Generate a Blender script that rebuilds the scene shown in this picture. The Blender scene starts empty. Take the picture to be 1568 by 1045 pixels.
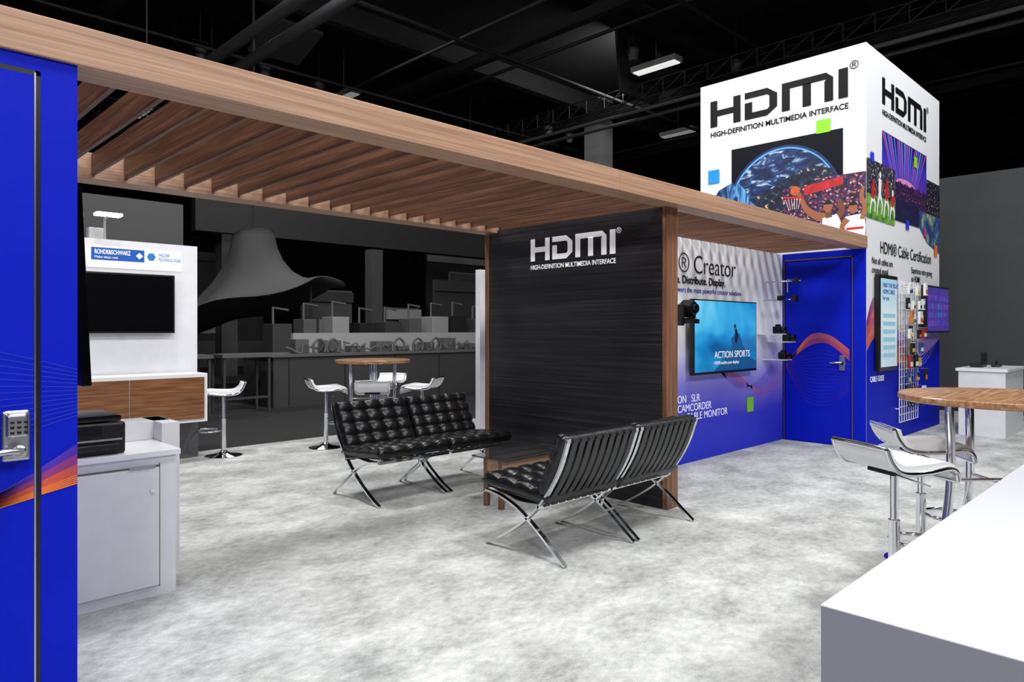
import bpy, math, random
from mathutils import Vector, Matrix
random.seed(4)
S=bpy.context.scene
S.view_settings.view_transform='Standard'
S.view_settings.look='None'
S.view_settings.exposure=0.0

# ---------------------------------------------------------------- materials
def srgb(c):
    return tuple(((v/255)/12.92 if v/255<=0.04045 else ((v/255+0.055)/1.055)**2.4) for v in c)
MATS={}
def mat(name,rgb,rough=0.5,metal=0.0,emit=0.0,bump=0.0,bscale=40,var=0.0,vscale=6,trans=0.0,coat=0.0,spec=0.5):
    if name in MATS: return MATS[name]
    m=bpy.data.materials.new(name); m.use_nodes=True
    nt=m.node_tree; b=nt.nodes['Principled BSDF']
    c=srgb(rgb)+(1,)
    b.inputs['Base Color'].default_value=c
    b.inputs['Roughness'].default_value=rough
    b.inputs['Metallic'].default_value=metal
    b.inputs['Specular IOR Level'].default_value=spec
    if trans: b.inputs['Transmission Weight'].default_value=trans
    if coat: b.inputs['Coat Weight'].default_value=coat
    if emit:
        b.inputs['Emission Color'].default_value=c; b.inputs['Emission Strength'].default_value=emit
    tc=nt.nodes.new('ShaderNodeTexCoord')
    n=nt.nodes.new('ShaderNodeTexNoise'); n.inputs['Scale'].default_value=vscale; n.inputs['Detail'].default_value=3
    nt.links.new(tc.outputs['Object'],n.inputs['Vector'])
    if var>0:
        r=nt.nodes.new('ShaderNodeValToRGB')
        r.color_ramp.elements[0].position=0.3; r.color_ramp.elements[1].position=0.7
        r.color_ramp.elements[0].color=tuple(v*(1-var) for v in c[:3])+(1,)
        r.color_ramp.elements[1].color=tuple(min(1,v*(1+var)) for v in c[:3])+(1,)
        nt.links.new(n.outputs['Fac'],r.inputs['Fac']); nt.links.new(r.outputs['Color'],b.inputs['Base Color'])
    if bump>0:
        n2=nt.nodes.new('ShaderNodeTexNoise'); n2.inputs['Scale'].default_value=bscale
        nt.links.new(tc.outputs['Object'],n2.inputs['Vector'])
        bp=nt.nodes.new('ShaderNodeBump'); bp.inputs['Strength'].default_value=bump; bp.inputs['Distance'].default_value=0.01
        nt.links.new(n2.outputs['Fac'],bp.inputs['Height']); nt.links.new(bp.outputs['Normal'],b.inputs['Normal'])
    MATS[name]=m; return m

def ramp_mat(name,stops,scale=(1,1,1),nscale=5,detail=4,rough=0.5,kind='noise',emit=0.0,dist=0.0,bump=0.0,coat=0.0,loc=(0,0,0)):
    if name in MATS: return MATS[name]
    m=bpy.data.materials.new(name); m.use_nodes=True
    nt=m.node_tree; b=nt.nodes['Principled BSDF']; b.inputs['Roughness'].default_value=rough
    if coat: b.inputs['Coat Weight'].default_value=coat
    tc=nt.nodes.new('ShaderNodeTexCoord'); mp=nt.nodes.new('ShaderNodeMapping')
    mp.inputs['Scale'].default_value=scale; mp.inputs['Location'].default_value=loc
    nt.links.new(tc.outputs['Object'],mp.inputs['Vector'])
    r=nt.nodes.new('ShaderNodeValToRGB')
    while len(r.color_ramp.elements)<len(stops): r.color_ramp.elements.new(0.5)
    for e,(p,c) in zip(r.color_ramp.elements,stops):
        e.position=p; e.color=srgb(c)+(1,)
    if kind=='noise':
        n=nt.nodes.new('ShaderNodeTexNoise'); n.inputs['Scale'].default_value=nscale; n.inputs['Detail'].default_value=detail
        n.inputs['Distortion'].default_value=dist
        nt.links.new(mp.outputs['Vector'],n.inputs['Vector']); out=n.outputs['Fac']
    elif kind=='voronoi':
        n=nt.nodes.new('ShaderNodeTexVoronoi'); n.inputs['Scale'].default_value=nscale
        nt.links.new(mp.outputs['Vector'],n.inputs['Vector'])
        sp=nt.nodes.new('ShaderNodeSeparateColor'); nt.links.new(n.outputs['Color'],sp.inputs['Color']); out=sp.outputs[0]
    else:
        sp=nt.nodes.new('ShaderNodeSeparateXYZ'); nt.links.new(tc.outputs['Object'],sp.inputs['Vector'])
        mr=nt.nodes.new('ShaderNodeMapRange'); mr.inputs['From Min'].default_value=kind[1]; mr.inputs['From Max'].default_value=kind[2]
        n=nt.nodes.new('ShaderNodeTexNoise'); n.inputs['Scale'].default_value=1.0
        nt.links.new(tc.outputs['Object'],n.inputs['Vector'])
        ma=nt.nodes.new('ShaderNodeMath'); ma.operation='MULTIPLY_ADD'; ma.inputs[1].default_value=dist; 
        nt.links.new(n.outputs['Fac'],ma.inputs[0]); nt.links.new(sp.outputs[kind[0]],ma.inputs[2])
        nt.links.new(ma.outputs[0],mr.inputs['Value']); out=mr.outputs['Result']
    nt.links.new(out,r.inputs['Fac']); nt.links.new(r.outputs['Color'],b.inputs['Base Color'])
    if emit:
        nt.links.new(r.outputs['Color'],b.inputs['Emission Color']); b.inputs['Emission Strength'].default_value=emit
    if bump>0:
        bp=nt.nodes.new('ShaderNodeBump'); bp.inputs['Strength'].default_value=bump; bp.inputs['Distance'].default_value=0.005
        nt.links.new(out,bp.inputs['Height']); nt.links.new(bp.outputs['Normal'],b.inputs['Normal'])
    MATS[name]=m; return m

WOODX=ramp_mat('wood_oak_x',[(0.3,(148,112,88)),(0.5,(170,133,107)),(0.7,(187,151,125))],scale=(0.6,22,46),nscale=2.2,detail=6,rough=0.5,bump=0.08)
WOODY=ramp_mat('wood_slat_shade_y',[(0.3,(76,48,34)),(0.5,(100,65,45)),(0.7,(124,84,60))],scale=(14,0.8,30),nscale=2.2,detail=6,rough=0.55)  # slat wood, colour darkened to stand in for shade on the slat sides
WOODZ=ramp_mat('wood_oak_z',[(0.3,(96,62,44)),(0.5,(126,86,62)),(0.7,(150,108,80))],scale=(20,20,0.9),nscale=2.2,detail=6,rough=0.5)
WALNUT=ramp_mat('wood_walnut',[(0.3,(88,54,30)),(0.5,(124,80,48)),(0.7,(152,106,66))],scale=(1.2,16,24),nscale=2.5,detail=6,rough=0.4)
TABLEW=ramp_mat('wood_tabletop',[(0.3,(116,80,52)),(0.5,(152,112,78)),(0.7,(180,144,106))],scale=(1.5,18,18),nscale=2.5,detail=6,rough=0.3)
BLACKW=ramp_mat('black_woodgrain',[(0.3,(18,18,20)),(0.5,(31,31,34)),(0.72,(52,52,56))],scale=(30,.35,34),nscale=2.4,detail=9,rough=0.40,bump=0.25)
def carpet():
    m=bpy.data.materials.new('carpet_grey_mottled'); m.use_nodes=True
    nt=m.node_tree; b=nt.nodes['Principled BSDF']; b.inputs['Roughness'].default_value=0.95
    b.inputs['Specular IOR Level'].default_value=0.1
    tc=nt.nodes.new('ShaderNodeTexCoord')
    def noise(sc,det,dis=0.0,mscale=(1,1,1),rz=0,ro=0.5):
        mp=nt.nodes.new('ShaderNodeMapping'); mp.inputs['Scale'].default_value=mscale; mp.inputs['Rotation'].default_value=(0,0,rz)
        nt.links.new(tc.outputs['Object'],mp.inputs['Vector'])
        n=nt.nodes.new('ShaderNodeTexNoise'); n.inputs['Scale'].default_value=sc; n.inputs['Detail'].default_value=det; n.inputs['Distortion'].default_value=dis; n.inputs['Roughness'].default_value=ro
        nt.links.new(mp.outputs['Vector'],n.inputs['Vector']); return n.outputs['Fac']
    a=noise(2.3,4,0.2,(1,1.3,1),0.5,.55); c=noise(15,5,0.2,(1,1.4,1),-0.7,.7); f=noise(240,2)
    def madd(x,k,y):
        q=nt.nodes.new('ShaderNodeMath'); q.operation='MULTIPLY_ADD'; q.inputs[1].default_value=k
        nt.links.new(x,q.inputs[0])
        if y is not None: nt.links.new(y,q.inputs[2])
        else: q.inputs[2].default_value=0
        return q.outputs[0]
    s=madd(a,.42,madd(c,.33,madd(f,.25,None)))
    r=nt.nodes.new('ShaderNodeValToRGB'); e=r.color_ramp.elements
    e[0].position=0.38; e[0].color=srgb((140,141,140))+(1,)
    e[1].position=0.62; e[1].color=srgb((214,215,213))+(1,)
    k=e.new(0.5); k.color=srgb((182,183,181))+(1,)
    nt.links.new(s,r.inputs['Fac']); nt.links.new(r.outputs['Color'],b.inputs['Base Color'])
    bp=nt.nodes.new('ShaderNodeBump'); bp.inputs['Strength'].default_value=0.8; bp.inputs['Distance'].default_value=0.012
    nt.links.new(c,bp.inputs['Height']); nt.links.new(bp.outputs['Normal'],b.inputs['Normal'])
    return m
CARPET=carpet()
BLUE=mat('graphic_blue',(2,28,192),0.6,var=0.12,vscale=1.2,spec=0.15)
WHITE=mat('white_laminate',(236,236,240),0.25)
WHITEW=mat('white_woodgrain',(226,226,230),0.4,var=0.03,vscale=8)
FABW=mat('white_fabric',(232,233,237),0.7)
COUNTER=mat('white_gloss_top',(226,227,234),0.12,coat=0.3)
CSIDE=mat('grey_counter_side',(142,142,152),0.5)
BLACK=mat('black_plastic',(14,14,16),0.35)
BLACKG=mat('black_glass',(10,10,12),0.08)
LEATHER=mat('black_leather',(17,17,19),0.27,bump=0.1,bscale=180)
STRAP=mat('strap_leather',(44,44,47),0.4)
CHROME=mat('chrome',(225,226,230),0.08,1.0)
STEEL=mat('brushed_steel',(190,192,198),0.28,1.0)
SEATW=mat('white_vinyl',(238,238,240),0.35)
INK=mat('ink_black',(14,14,15),0.5,spec=.2)
INKW=mat('ink_white',(250,250,252),0.5,emit=0.25)
INKB=mat('ink_blue',(30,40,170),0.5)
GREEN=mat('square_green',(140,220,30),0.5)
CYAN=mat('square_cyan',(20,150,235),0.5)
SQB=mat('square_blue',(40,60,225),0.5)
ORANGE=mat('square_orange',(245,125,30),0.5)
DG=mat('hall_dark_grey',(60,60,61),0.7)
DG2=mat('hall_mid_grey',(92,92,93),0.7)
DG3=mat('hall_light_grey',(160,160,161),0.7)
DK=mat('hall_black',(26,26,27),0.8)
CEIL=mat('ceiling_black',(13,13,14),0.9)
TRUSS=mat('ceiling_steel_grey',(84,84,86),0.6)
TRD=mat('ceiling_steel_dark',(34,34,36),0.6)
FLOORD=mat('hall_floor_dark',(34,34,35),0.9,bump=0.2)
LAMP=mat('lamp_emitter',(255,252,245),0.5,emit=5)
GWALL=mat('hall_partition_grey',(76,77,79),0.8)

# ---------------------------------------------------------------- helpers
def grp(name,loc=(0,0,0),rz=0):
    e=bpy.data.objects.new(name,None); e.empty_display_size=0.1
    e.location=loc; e.rotation_euler=(0,0,rz); S.collection.objects.link(e); return e
def link(o,parent):
    S.collection.objects.link(o)
    if parent: o.parent=parent
    return o
def mesh(name,vs,fs,m,parent=None,smooth=False,bevel=0,merge=False):
    me=bpy.data.meshes.new(name); me.from_pydata([tuple(v) for v in vs],[],fs)
    if merge:
        import bmesh
        bm=bmesh.new(); bm.from_mesh(me); bmesh.ops.remove_doubles(bm,verts=bm.verts,dist=1e-5)
        bmesh.ops.recalc_face_normals(bm,faces=bm.faces); bm.to_mesh(me); bm.free()
    me.materials.append(m)
    if smooth:
        for p in me.polygons: p.use_smooth=True
    o=bpy.data.objects.new(name,me); link(o,parent)
    if bevel:
        md=o.modifiers.new('bevel','BEVEL'); md.width=bevel; md.segments=3; md.limit_method='ANGLE'
    return o
def box(name,lo,hi,m,parent=None,bevel=0):
    return boxes(name,[(lo,hi)],m,parent,bevel)
def boxes(name,lst,m,parent=None,bevel=0):
    vs=[];fs=[]
    for lo,hi in lst:
        x0,y0,z0=lo; x1,y1,z1=hi; k=len(vs)
        vs+=[(x0,y0,z0),(x1,y0,z0),(x1,y1,z0),(x0,y1,z0),(x0,y0,z1),(x1,y0,z1),(x1,y1,z1),(x0,y1,z1)]
        fs+=[tuple(i+k for i in f) for f in [(0,3,2,1),(4,5,6,7),(0,1,5,4),(1,2,6,5),(2,3,7,6),(3,0,4,7)]]
    return mesh(name,vs,fs,m,parent,bevel=bevel)
def lathe(name,prof,m,parent=None,loc=(0,0,0),n=32,axis='Z'):
    vs=[];fs=[]
    for r,z in prof:
        for i in range(n):
            a=2*math.pi*i/n
            if axis=='Z': p=(r*math.cos(a),r*math.sin(a),z)
            elif axis=='Y': p=(r*math.cos(a),z,r*math.sin(a))
            else: p=(z,r*math.cos(a),r*math.sin(a))
            vs.append((p[0]+loc[0],p[1]+loc[1],p[2]+loc[2]))
    for j in range(len(prof)-1):
        for i in range(n):
            a=j*n+i;b=j*n+(i+1)%n
            fs.append((a,b,b+n,a+n))
    fs.append(tuple(range(n))[::-1]); fs.append(tuple(range((len(prof)-1)*n,len(prof)*n)))
    o=mesh(name,vs,fs,m,parent,smooth=True,merge=False)
    md=o.modifiers.new('es','EDGE_SPLIT'); md.split_angle=math.radians(35)
    return o
def catmull(pts,k=6,closed=False):
    P=[Vector(p) for p in pts]; out=[]
    n=len(P)
    rng=range(n) if closed else range(n-1)
    for i in rng:
        p0=P[(i-1)%n] if (closed or i>0) else P[0]; p1=P[i]; p2=P[(i+1)%n]; p3=P[(i+2)%n] if (closed or i+2<n) else P[-1]
        for j in range(k):
            t=j/k
            out.append(0.5*((2*p1)+(-p0+p2)*t+(2*p0-5*p1+4*p2-p3)*t*t+(-p0+3*p1-3*p2+p3)*t**3))
    if not closed: out.append(P[-1])
    return out
def tube(name,pts,r,m,parent=None,closed=False,smooth_k=0):
    if smooth_k: pts=catmull(pts,smooth_k,closed)
    cu=bpy.data.curves.new(name,'CURVE'); cu.dimensions='3D'; cu.bevel_depth=r; cu.bevel_resolution=4; cu.use_fill_caps=True
    sp=cu.splines.new('POLY'); sp.points.add(len(pts)-1)
    for i,p in enumerate(pts): sp.points[i].co=(p[0],p[1],p[2],1)
    sp.use_cyclic_u=closed; cu.materials.append(m)
    o=bpy.data.objects.new(name,cu); return link(o,parent)
def tubes(name,segs,r,m,parent=None,res=2):
    cu=bpy.data.curves.new(name,'CURVE'); cu.dimensions='3D'; cu.bevel_depth=r; cu.bevel_resolution=res; cu.use_fill_caps=True
    for pts in segs:
        sp=cu.splines.new('POLY'); sp.points.add(len(pts)-1)
        for i,p in enumerate(pts): sp.points[i].co=(p[0],p[1],p[2],1)
    cu.materials.append(m)
    o=bpy.data.objects.new(name,cu); return link(o,parent)
def ribbon(name,path,x0,x1,t,m,parent=None,k=6,smooth=True):
    P=catmull([(0,p[0],p[1]) for p in path],k); vs=[];fs=[]
    for i,p in enumerate(P):
        d=(P[min(i+1,len(P)-1)]-P[max(i-1,0)]).normalized(); nrm=Vector((0,-d.z,d.y))*t/2
        a=p+nrm;b=p-nrm
        vs+=[(x0,a.y,a.z),(x1,a.y,a.z),(x1,b.y,b.z),(x0,b.y,b.z)]
    for i in range(len(P)-1):
        q=i*4
        for e in range(4): fs.append((q+e,q+(e+1)%4,q+4+(e+1)%4,q+4+e))
    fs.append((3,2,1,0)); q=(len(P)-1)*4; fs.append((q,q+1,q+2,q+3))
    o=mesh(name,vs,fs,m,parent,merge=True)
    if smooth:
        for p in o.data.polygons: p.use_smooth=True
        md=o.modifiers.new('es','EDGE_SPLIT'); md.split_angle=math.radians(40)
    return o

# ---------------------------------------------------------------- canvas for flat graphics
class Canvas:
    def __init__(s,face,s0,plane,parent):
        s.face=face; s.s0=s0; s.pl=plane; s.par=parent
    def P(s,a,z,off):
        if s.face=='-Y': return (s.s0+a, s.pl-off, z)
        return (s.pl-off, s.s0-a, z)
    def poly(s,name,pts,m,off):
        return mesh(name,[s.P(a,z,off) for a,z in pts],[tuple(range(len(pts)))],m,s.par)
    def rect(s,name,a0,a1,z0,z1,m,off):
        return s.poly(name,[(a0,z0),(a1,z0),(a1,z1),(a0,z1)],m,off)
    def polys(s,name,lst,m,off):
        vs=[];fs=[]
        for pts in lst:
            k=len(vs); vs+=[s.P(a,z,off) for a,z in pts]; fs.append(tuple(range(k,k+len(pts))))
        return mesh(name,vs,fs,m,s.par)
    def disc(s,name,a,z,r,m,off,a0=0,a1=360,n=40,rz=None):
        rz=rz or r
        pts=[(a+r*math.cos(math.radians(a0+(a1-a0)*i/n)),z+rz*math.sin(math.radians(a0+(a1-a0)*i/n))) for i in range(n+(0 if a1-a0==360 else 1))]
        return s.poly(name,pts,m,off)
    def limb(s,name,pts,ws,m,off):
        C=catmull([(p[0],p[1],w) for p,w in zip(pts,ws)],6); vs=[];fs=[]
        for i,p in enumerate(C):
            d=C[min(i+1,len(C)-1)]-C[max(i-1,0)]; L=math.hypot(d.x,d.y) or 1
            nx,nz=-d.y/L*p.z/2,d.x/L*p.z/2
            vs+=[s.P(p.x+nx,p.y+nz,off),s.P(p.x-nx,p.y-nz,off)]
        for i in range(len(C)-1): fs.append((2*i,2*i+1,2*i+3,2*i+2))
        return mesh(name,vs,fs,m,s.par)
    def strip(s,name,curves,w,m,off):
        vs=[];fs=[]
        for c in curves:
            k=len(vs)
            for i,(a,z) in enumerate(c):
                q0=c[max(i-1,0)];q1=c[min(i+1,len(c)-1)]
                dx,dz=q1[0]-q0[0],q1[1]-q0[1];L=math.hypot(dx,dz) or 1
                nx,nz=-dz/L*w/2,dx/L*w/2
                vs+=[s.P(a+nx,z+nz,off),s.P(a-nx,z-nz,off)]
            for i in range(len(c)-1): fs.append((k+2*i,k+2*i+1,k+2*i+3,k+2*i+2))
        return mesh(name,vs,fs,m,s.par)
    def text(s,name,txt,a,z,size,m,off=0.006,width=None,align='LEFT',bold=0.0):
        cu=bpy.data.curves.new(name,'FONT'); cu.body=txt; cu.size=size; cu.align_x=align; cu.extrude=0.0008; cu.offset=bold
        cu.materials.append(m)
        o=bpy.data.objects.new(name,cu); link(o,s.par)
        o.location=s.P(a,z,off)
        o.rotation_euler=(math.radians(90),0,0 if s.face=='-Y' else math.radians(-90))
        if width:
            bpy.context.view_layer.update(); o.scale[0]=width/max(o.dimensions.x,1e-4)
        return o
    def logo(s,name,a,z,w,h,m,off=0.006):
        T=.235; L=[]; B=.23
        def R(x0,y0,x1,y1): L.append([(x0,y0),(x1,y0),(x1,y1),(x0,y1)])
        R(0,0,T,1); R(.77,0,.77+T,1); R(T,.39,.77,.39+B)
        x=1.14
        R(x,0,x+T,.62); R(x+T,0,x+.70,B); R(x,1-B,x+.70,1.0)
        L.append([(x+.70,0),(x+1.0,.26),(x+1.0,.74),(x+.70,1),(x+.70,1-B),(x+.765,.70),(x+.765,.30),(x+.70,B)])
        x=2.28
        R(x,0,x+T,.80); L.append([(x,.80),(x+T,.80),(x+T,1),(x,1)])
        R(x+T,1-B,x+1.25,1.0); R(x+.60,0,x+.60+T,.80)
        L.append([(x+1.25,1),(x+1.25,1-B),(x+1.205,.70),(x+1.205,0),(x+1.205+T,0),(x+1.205+T,.8)])
        x=3.86; R(x,0,x+.25,1.0)
        W=4.11
        lst=[[(a+px/W*w,z+py*h) for px,py in q] for q in L]
        return s.polys(name,lst,m,off)

# ================================================================= ROOM
box('floor',(-14,-14,-0.06),(50,50,-0.012),FLOORD)
box('carpet',(-5,-7,-0.012),(14.3,8.5,0.0),CARPET)
box('ceiling',(-14,-14,10.6),(50,50,10.7),CEIL)
box('wall_north',(-14,50,-0.06),(50,50.2,10.7),DK)
box('wall_east',(50,-14,-0.06),(50.2,50.2,10.7),DK)
box('wall_south',(-14,-14.2,-0.06),(50,-14,10.7),DK)
box('wall_west',(-14.2,-14,-0.06),(-14,50,10.7),DK)
box('wall_partition',(16,-9,0-.012),(16.2,5.6,4.5),GWALL)

# ================================================================= CLOSET with blue door (left)
closet=grp('storage_closet')
box('shell',(-2.6,3.0,0),(0.669,5.2,2.44),BLUE,closet)
cc=Canvas('-Y',0,3.0,closet)
box('door_gap',(0.536,2.996,0),(0.552,3.001,2.385),BLACK,closet)
box('door_edge_trim',(0.531,2.985,0),(0.536,3.0,2.375),STEEL,closet)
box('door_head_gap',(-0.45,2.996,2.368),(0.552,3.001,2.385),BLACK,closet)
box('door_leaf',(-0.42,2.986,0.01),(0.531,3.0,2.365),BLUE,closet)
def lines(canvas,name,A,B,n,w,mats,off,pw=1.0):
    cA=catmull([(p[0],p[1],0) for p in A],8); cB=catmull([(p[0],p[1],0) for p in B],8)
    groups={}
    for i in range(n):
        t=(i/(n-1))**pw
        c=[(a.x*(1-t)+b.x*t,a.y*(1-t)+b.y*t) for a,b in zip(cA,cB)]
        groups.setdefault(int(i/n*len(mats)),[]).append(c)
    for k,cs in groups.items(): canvas.strip('%s_%d'%(name,k),cs,w,mats[k],off)
OR=[mat('wave_orange',(240,120,45),.5),mat('wave_salmon',(215,88,70),.5),mat('wave_magenta',(150,56,130),.5),mat('wave_violet',(80,46,180),.5)]
LB=[mat('wave_lightblue',(24,50,205),.5)]
for nm,x0,x1,off in (('leaf',-.4,.529,.0168),('jamb',.555,.668,.003)):
    def cut(P): 
        C=catmull([(p[0],p[1],0) for p in P],8); return [(c.x,c.y) for c in C]
    def interp(C,x):
        for a,b in zip(C,C[1:]):
            if a[0]<=x<=b[0]+1e-9: t=(x-a[0])/(b[0]-a[0]); return a[1]*(1-t)+b[1]*t
        return C[-1][1]
    CA=cut([(-.42,.74),(.1,.77),(.4,.822),(.67,.875)]); CB=cut([(-.42,.75),(.1,.79),(.4,.865),(.67,1.02)])
    CC=cut([(-.42,.98),(.1,.95),(.4,1.05),(.67,1.13)]); CD=cut([(-.42,1.35),(.1,1.45),(.4,1.38),(.67,1.30)])
    xs=[x0+(x1-x0)*i/12 for i in range(13)]
    def fan(C1,C2,n,w,mats,o_,tag):
        g={}
        for i in range(n):
            t=i/(n-1); g.setdefault(int(i/n*len(mats)),[]).append([(x,interp(C1,x)*(1-t)+interp(C2,x)*t) for x in xs])
        for k,cs in g.items(): cc.strip('%s_%s_%d'%(tag,nm,k),cs,w,mats[k],o_)
    fan(CA,CB,20,.005,OR,off,'wave'); fan(CC,CD,14,.003,LB,off-.0002,'fine')
lk=grp('keypad_door_lock',(0.475,2.986,0)); 
box('backplate',(-.042,-.02,.985),(.042,0,1.165),STEEL,lk,bevel=.014)
box('keypad',(-.032,-.045,1.07),(.032,-.018,1.155),STEEL,lk,bevel=.01)
boxes('buttons',[((-.022+i*.02,-.05,1.085+j*.018),(-.010+i*.02,-.044,1.095+j*.018)) for i in range(3) for j in range(3)],BLACK,lk,bevel=.002)
lathe('lever_hub',[(.022,0),(.022,-.05),(.016,-.055)],STEEL,lk,loc=(0,-.015,1.025),axis='Y')
tube('lever',[(0,-.06,1.025),(-.04,-.066,1.027),(-.09,-.068,1.022),(-.125,-.062,1.018)],.012,STEEL,lk,smooth_k=5)
tv=grp('wall_television')
mesh('panel',[(.695,3.2,2.02),(.73,3.2,2.02),(.765,3.2,1.22),(.73,3.2,1.22),(.695,4.6,2.02),(.73,4.6,2.02),(.765,4.6,1.22),(.73,4.6,1.22)],
     [(0,3,2,1),(4,5,6,7),(0,1,5,4),(1,2,6,5),(2,3,7,6),(3,0,4,7)],BLACKG,tv,bevel=.004)
box('mount',(.669,3.75,1.45),(.72,4.05,1.85),BLACK,tv)

# ================================================================= PERGOLA
perg=grp('pergola')
box('beam_front_a',(-2.6,2.985,2.44),(4.02,3.18,2.587),WOODX,perg,bevel=.003)
box('beam_front_b',(4.023,2.985,2.44),(9.0,3.18,2.587),WOODX,perg,bevel=.003)
box('beam_back',(-2.6,5.08,2.42),(9.0,5.28,2.587),WOODX,perg,bevel=.003)
sl=[]
x=-2.4
while x<8.95:
    sl.append(((x,3.18,2.445),(x+.022,5.08,2.58))); x+=.19
boxes('slats',sl,WOODY,perg)

# ================================================================= BLACK WALL
bw=grp('wall_black_divider')
box('core',(4.80,3.14,0.0),(4.95,5.20,2.44),BLACKW,bw)
box('post_front',(4.795,3.10,0),(4.955,3.14,2.44),WOODZ,bw)
box('post_back',(4.795,5.20,0),(4.955,5.26,2.42),WOODZ,bw)
cb=Canvas('-X',5.20,4.80,bw)
cb.logo('logo',.585,2.10,1.005,.21,INKW,.004)
cb.text('tagline','HIGH-DEFINITION MULTIMEDIA INTERFACE',.585,2.02,.06,INKW,.004,width=1.005,bold=.0008)
cb.text('registered','\u00ae',1.60,2.27,.07,INKW,.004)

# ================================================================= CREATOR WALL
cw=grp('wall_creator_graphic')
GRAD=ramp_mat('creator_gradient',[(0.0,(20,44,210)),(0.28,(60,64,220)),(0.5,(150,142,238)),(0.68,(224,222,246)),(0.8,(242,242,247))],kind=('Z',0.15,1.95),dist=.35,rough=.6)
box('panel',(4.95,4.04,0),(9.0,4.14,2.44),GRAD,cw)
cv=Canvas('-Y',0,4.04,cw)
cv.text('title','HDMI\u00ae Creator',7.72,2.07,.29,INK,align='RIGHT',bold=-.003)
cv.text('subtitle','Create. Distribute. Display.',7.47,1.95,.12,INK,align='RIGHT',bold=.002)
cv.text('caption','HDMI powers the most powerful creator solutions',7.86,1.855,.083,INKB,align='RIGHT')
for i,(t,xx) in enumerate([('DISTRIBUTION   SLR',6.90),('CAMCORDER',7.15),('PORTABLE MONITOR',7.52)]):
    cv.text('label_%d'%i,t,xx,.66-.1*i,.115,INKW,align='RIGHT')
lines(cv,'wave',[(7.2,1.05),(7.8,.75),(8.4,.85),(8.98,1.2)],[(7.2,.95),(7.8,.9),(8.4,.6),(8.98,.75)],22,.004,[mat('wave_pale',(150,120,225),.5),mat('wave_pink',(190,120,190),.5)],.004)
cv.rect('square_green',8.0,8.17,.44,.62,GREEN,.006)
tv2=grp('wall_television')
box('bezel',(6.59,3.93,.955),(8.04,3.98,1.78),BLACK,tv2,bevel=.006)
box('mount',(7.1,3.98,1.2),(7.5,4.04,1.55),BLACK,tv2)
SCR=ramp_mat('screen_ocean',[(0.32,(10,84,140)),(0.45,(24,128,188)),(0.56,(64,168,212)),(0.72,(140,208,232))],scale=(.5,1,1.0),nscale=1.5,detail=3,emit=.5,rough=.2,dist=.4)
ct=Canvas('-Y',0,3.93,tv2)
ct.rect('screen',6.61,8.02,.985,1.765,SCR,.004)
ct.poly('surfer_wave',[(7.0,.985),(7.15,1.06),(7.28,1.14),(7.42,1.24),(7.40,1.34),(7.5,1.41),(7.60,1.40),(7.66,1.30),(7.78,1.16),(7.9,1.10),(8.02,1.07),(8.02,.985)],mat('screen_deep',(18,84,134),.3,emit=.4),.006)
ct.limb('surfer',[(7.50,1.30),(7.53,1.38),(7.50,1.46)],[.05,.07,.04],mat('screen_figure',(24,40,60),.4),.007)
ct.disc('surfer_head',7.49,1.49,.025,mat('screen_figure',(24,40,60),.4),.007)
ct.text('caption','ACTION SPORTS',7.02,1.13,.11,INKW,.008)
ct.text('caption_small','HDMI enables your displays',7.02,1.06,.05,INKW,.008)

pz=grp('conference_camera',(6.12,3.72,1.52))
box('bracket',(-.03,.05,-.03),(.03,.32,-.01),BLACK,pz)
lathe('base',[(.12,-.01),(.12,.03),(.08,.045)],BLACK,pz)
boxes('yoke',[((-.12,-.03,.03),(-.09,.05,.18)),((.09,-.03,.03),(.12,.05,.18))],BLACK,pz,bevel=.008)
lathe('head',[(.03,-.085),(.07,-.08),(.088,-.02),(.088,.03),(.05,.08)],BLACK,pz,loc=(0,0,.14),axis='Y')
lathe('lens',[(.045,0),(.045,-.03),(.03,-.03)],BLACKG,pz,loc=(0,-.08,.14),axis='Y')
for i,(xx,zz) in enumerate([(8.35,1.40),(8.5,1.08),(8.62,1.3)]):
    g=grp('camcorder',(xx,3.80,zz))
    box('shelf',(-.09,-.06,-.012),(.09,.24,0),WHITE,g)
    box('body',(-.06,-.04,0),(.06,.05,.09),BLACK,g,bevel=.012)
    lathe('lens',[(.035,0),(.038,-.05),(.032,-.055),(.028,-.04)],BLACKG,g,loc=(0,-.04,.045),axis='Y',n=20)
    box('top_grip',(-.03,-.02,.09),(.03,.03,.115),BLACK,g,bevel=.006)
arm=grp('product_arm',(8.5,4.04,2.0))
tubes('rods',[[(0,0,.05),(0,-.45,.05)],[(-.25,-.4,.05),(.3,-.4,.05)],[(-.25,-.4,.05),(-.25,-.4,-.1)],[(-.05,0,-.18),(-.05,-.35,-.18)],[(-.3,-.32,-.18),(.2,-.32,-.18)]],.009,STEEL,arm)
boxes('clamps',[((-.3,-.35,-.2),(-.2,-.29,-.14)),((.1,-.35,-.21),(.18,-.29,-.12)),((-.03,-.43,.02),(.03,-.36,.08))],BLACK,arm,bevel=.005)

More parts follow.
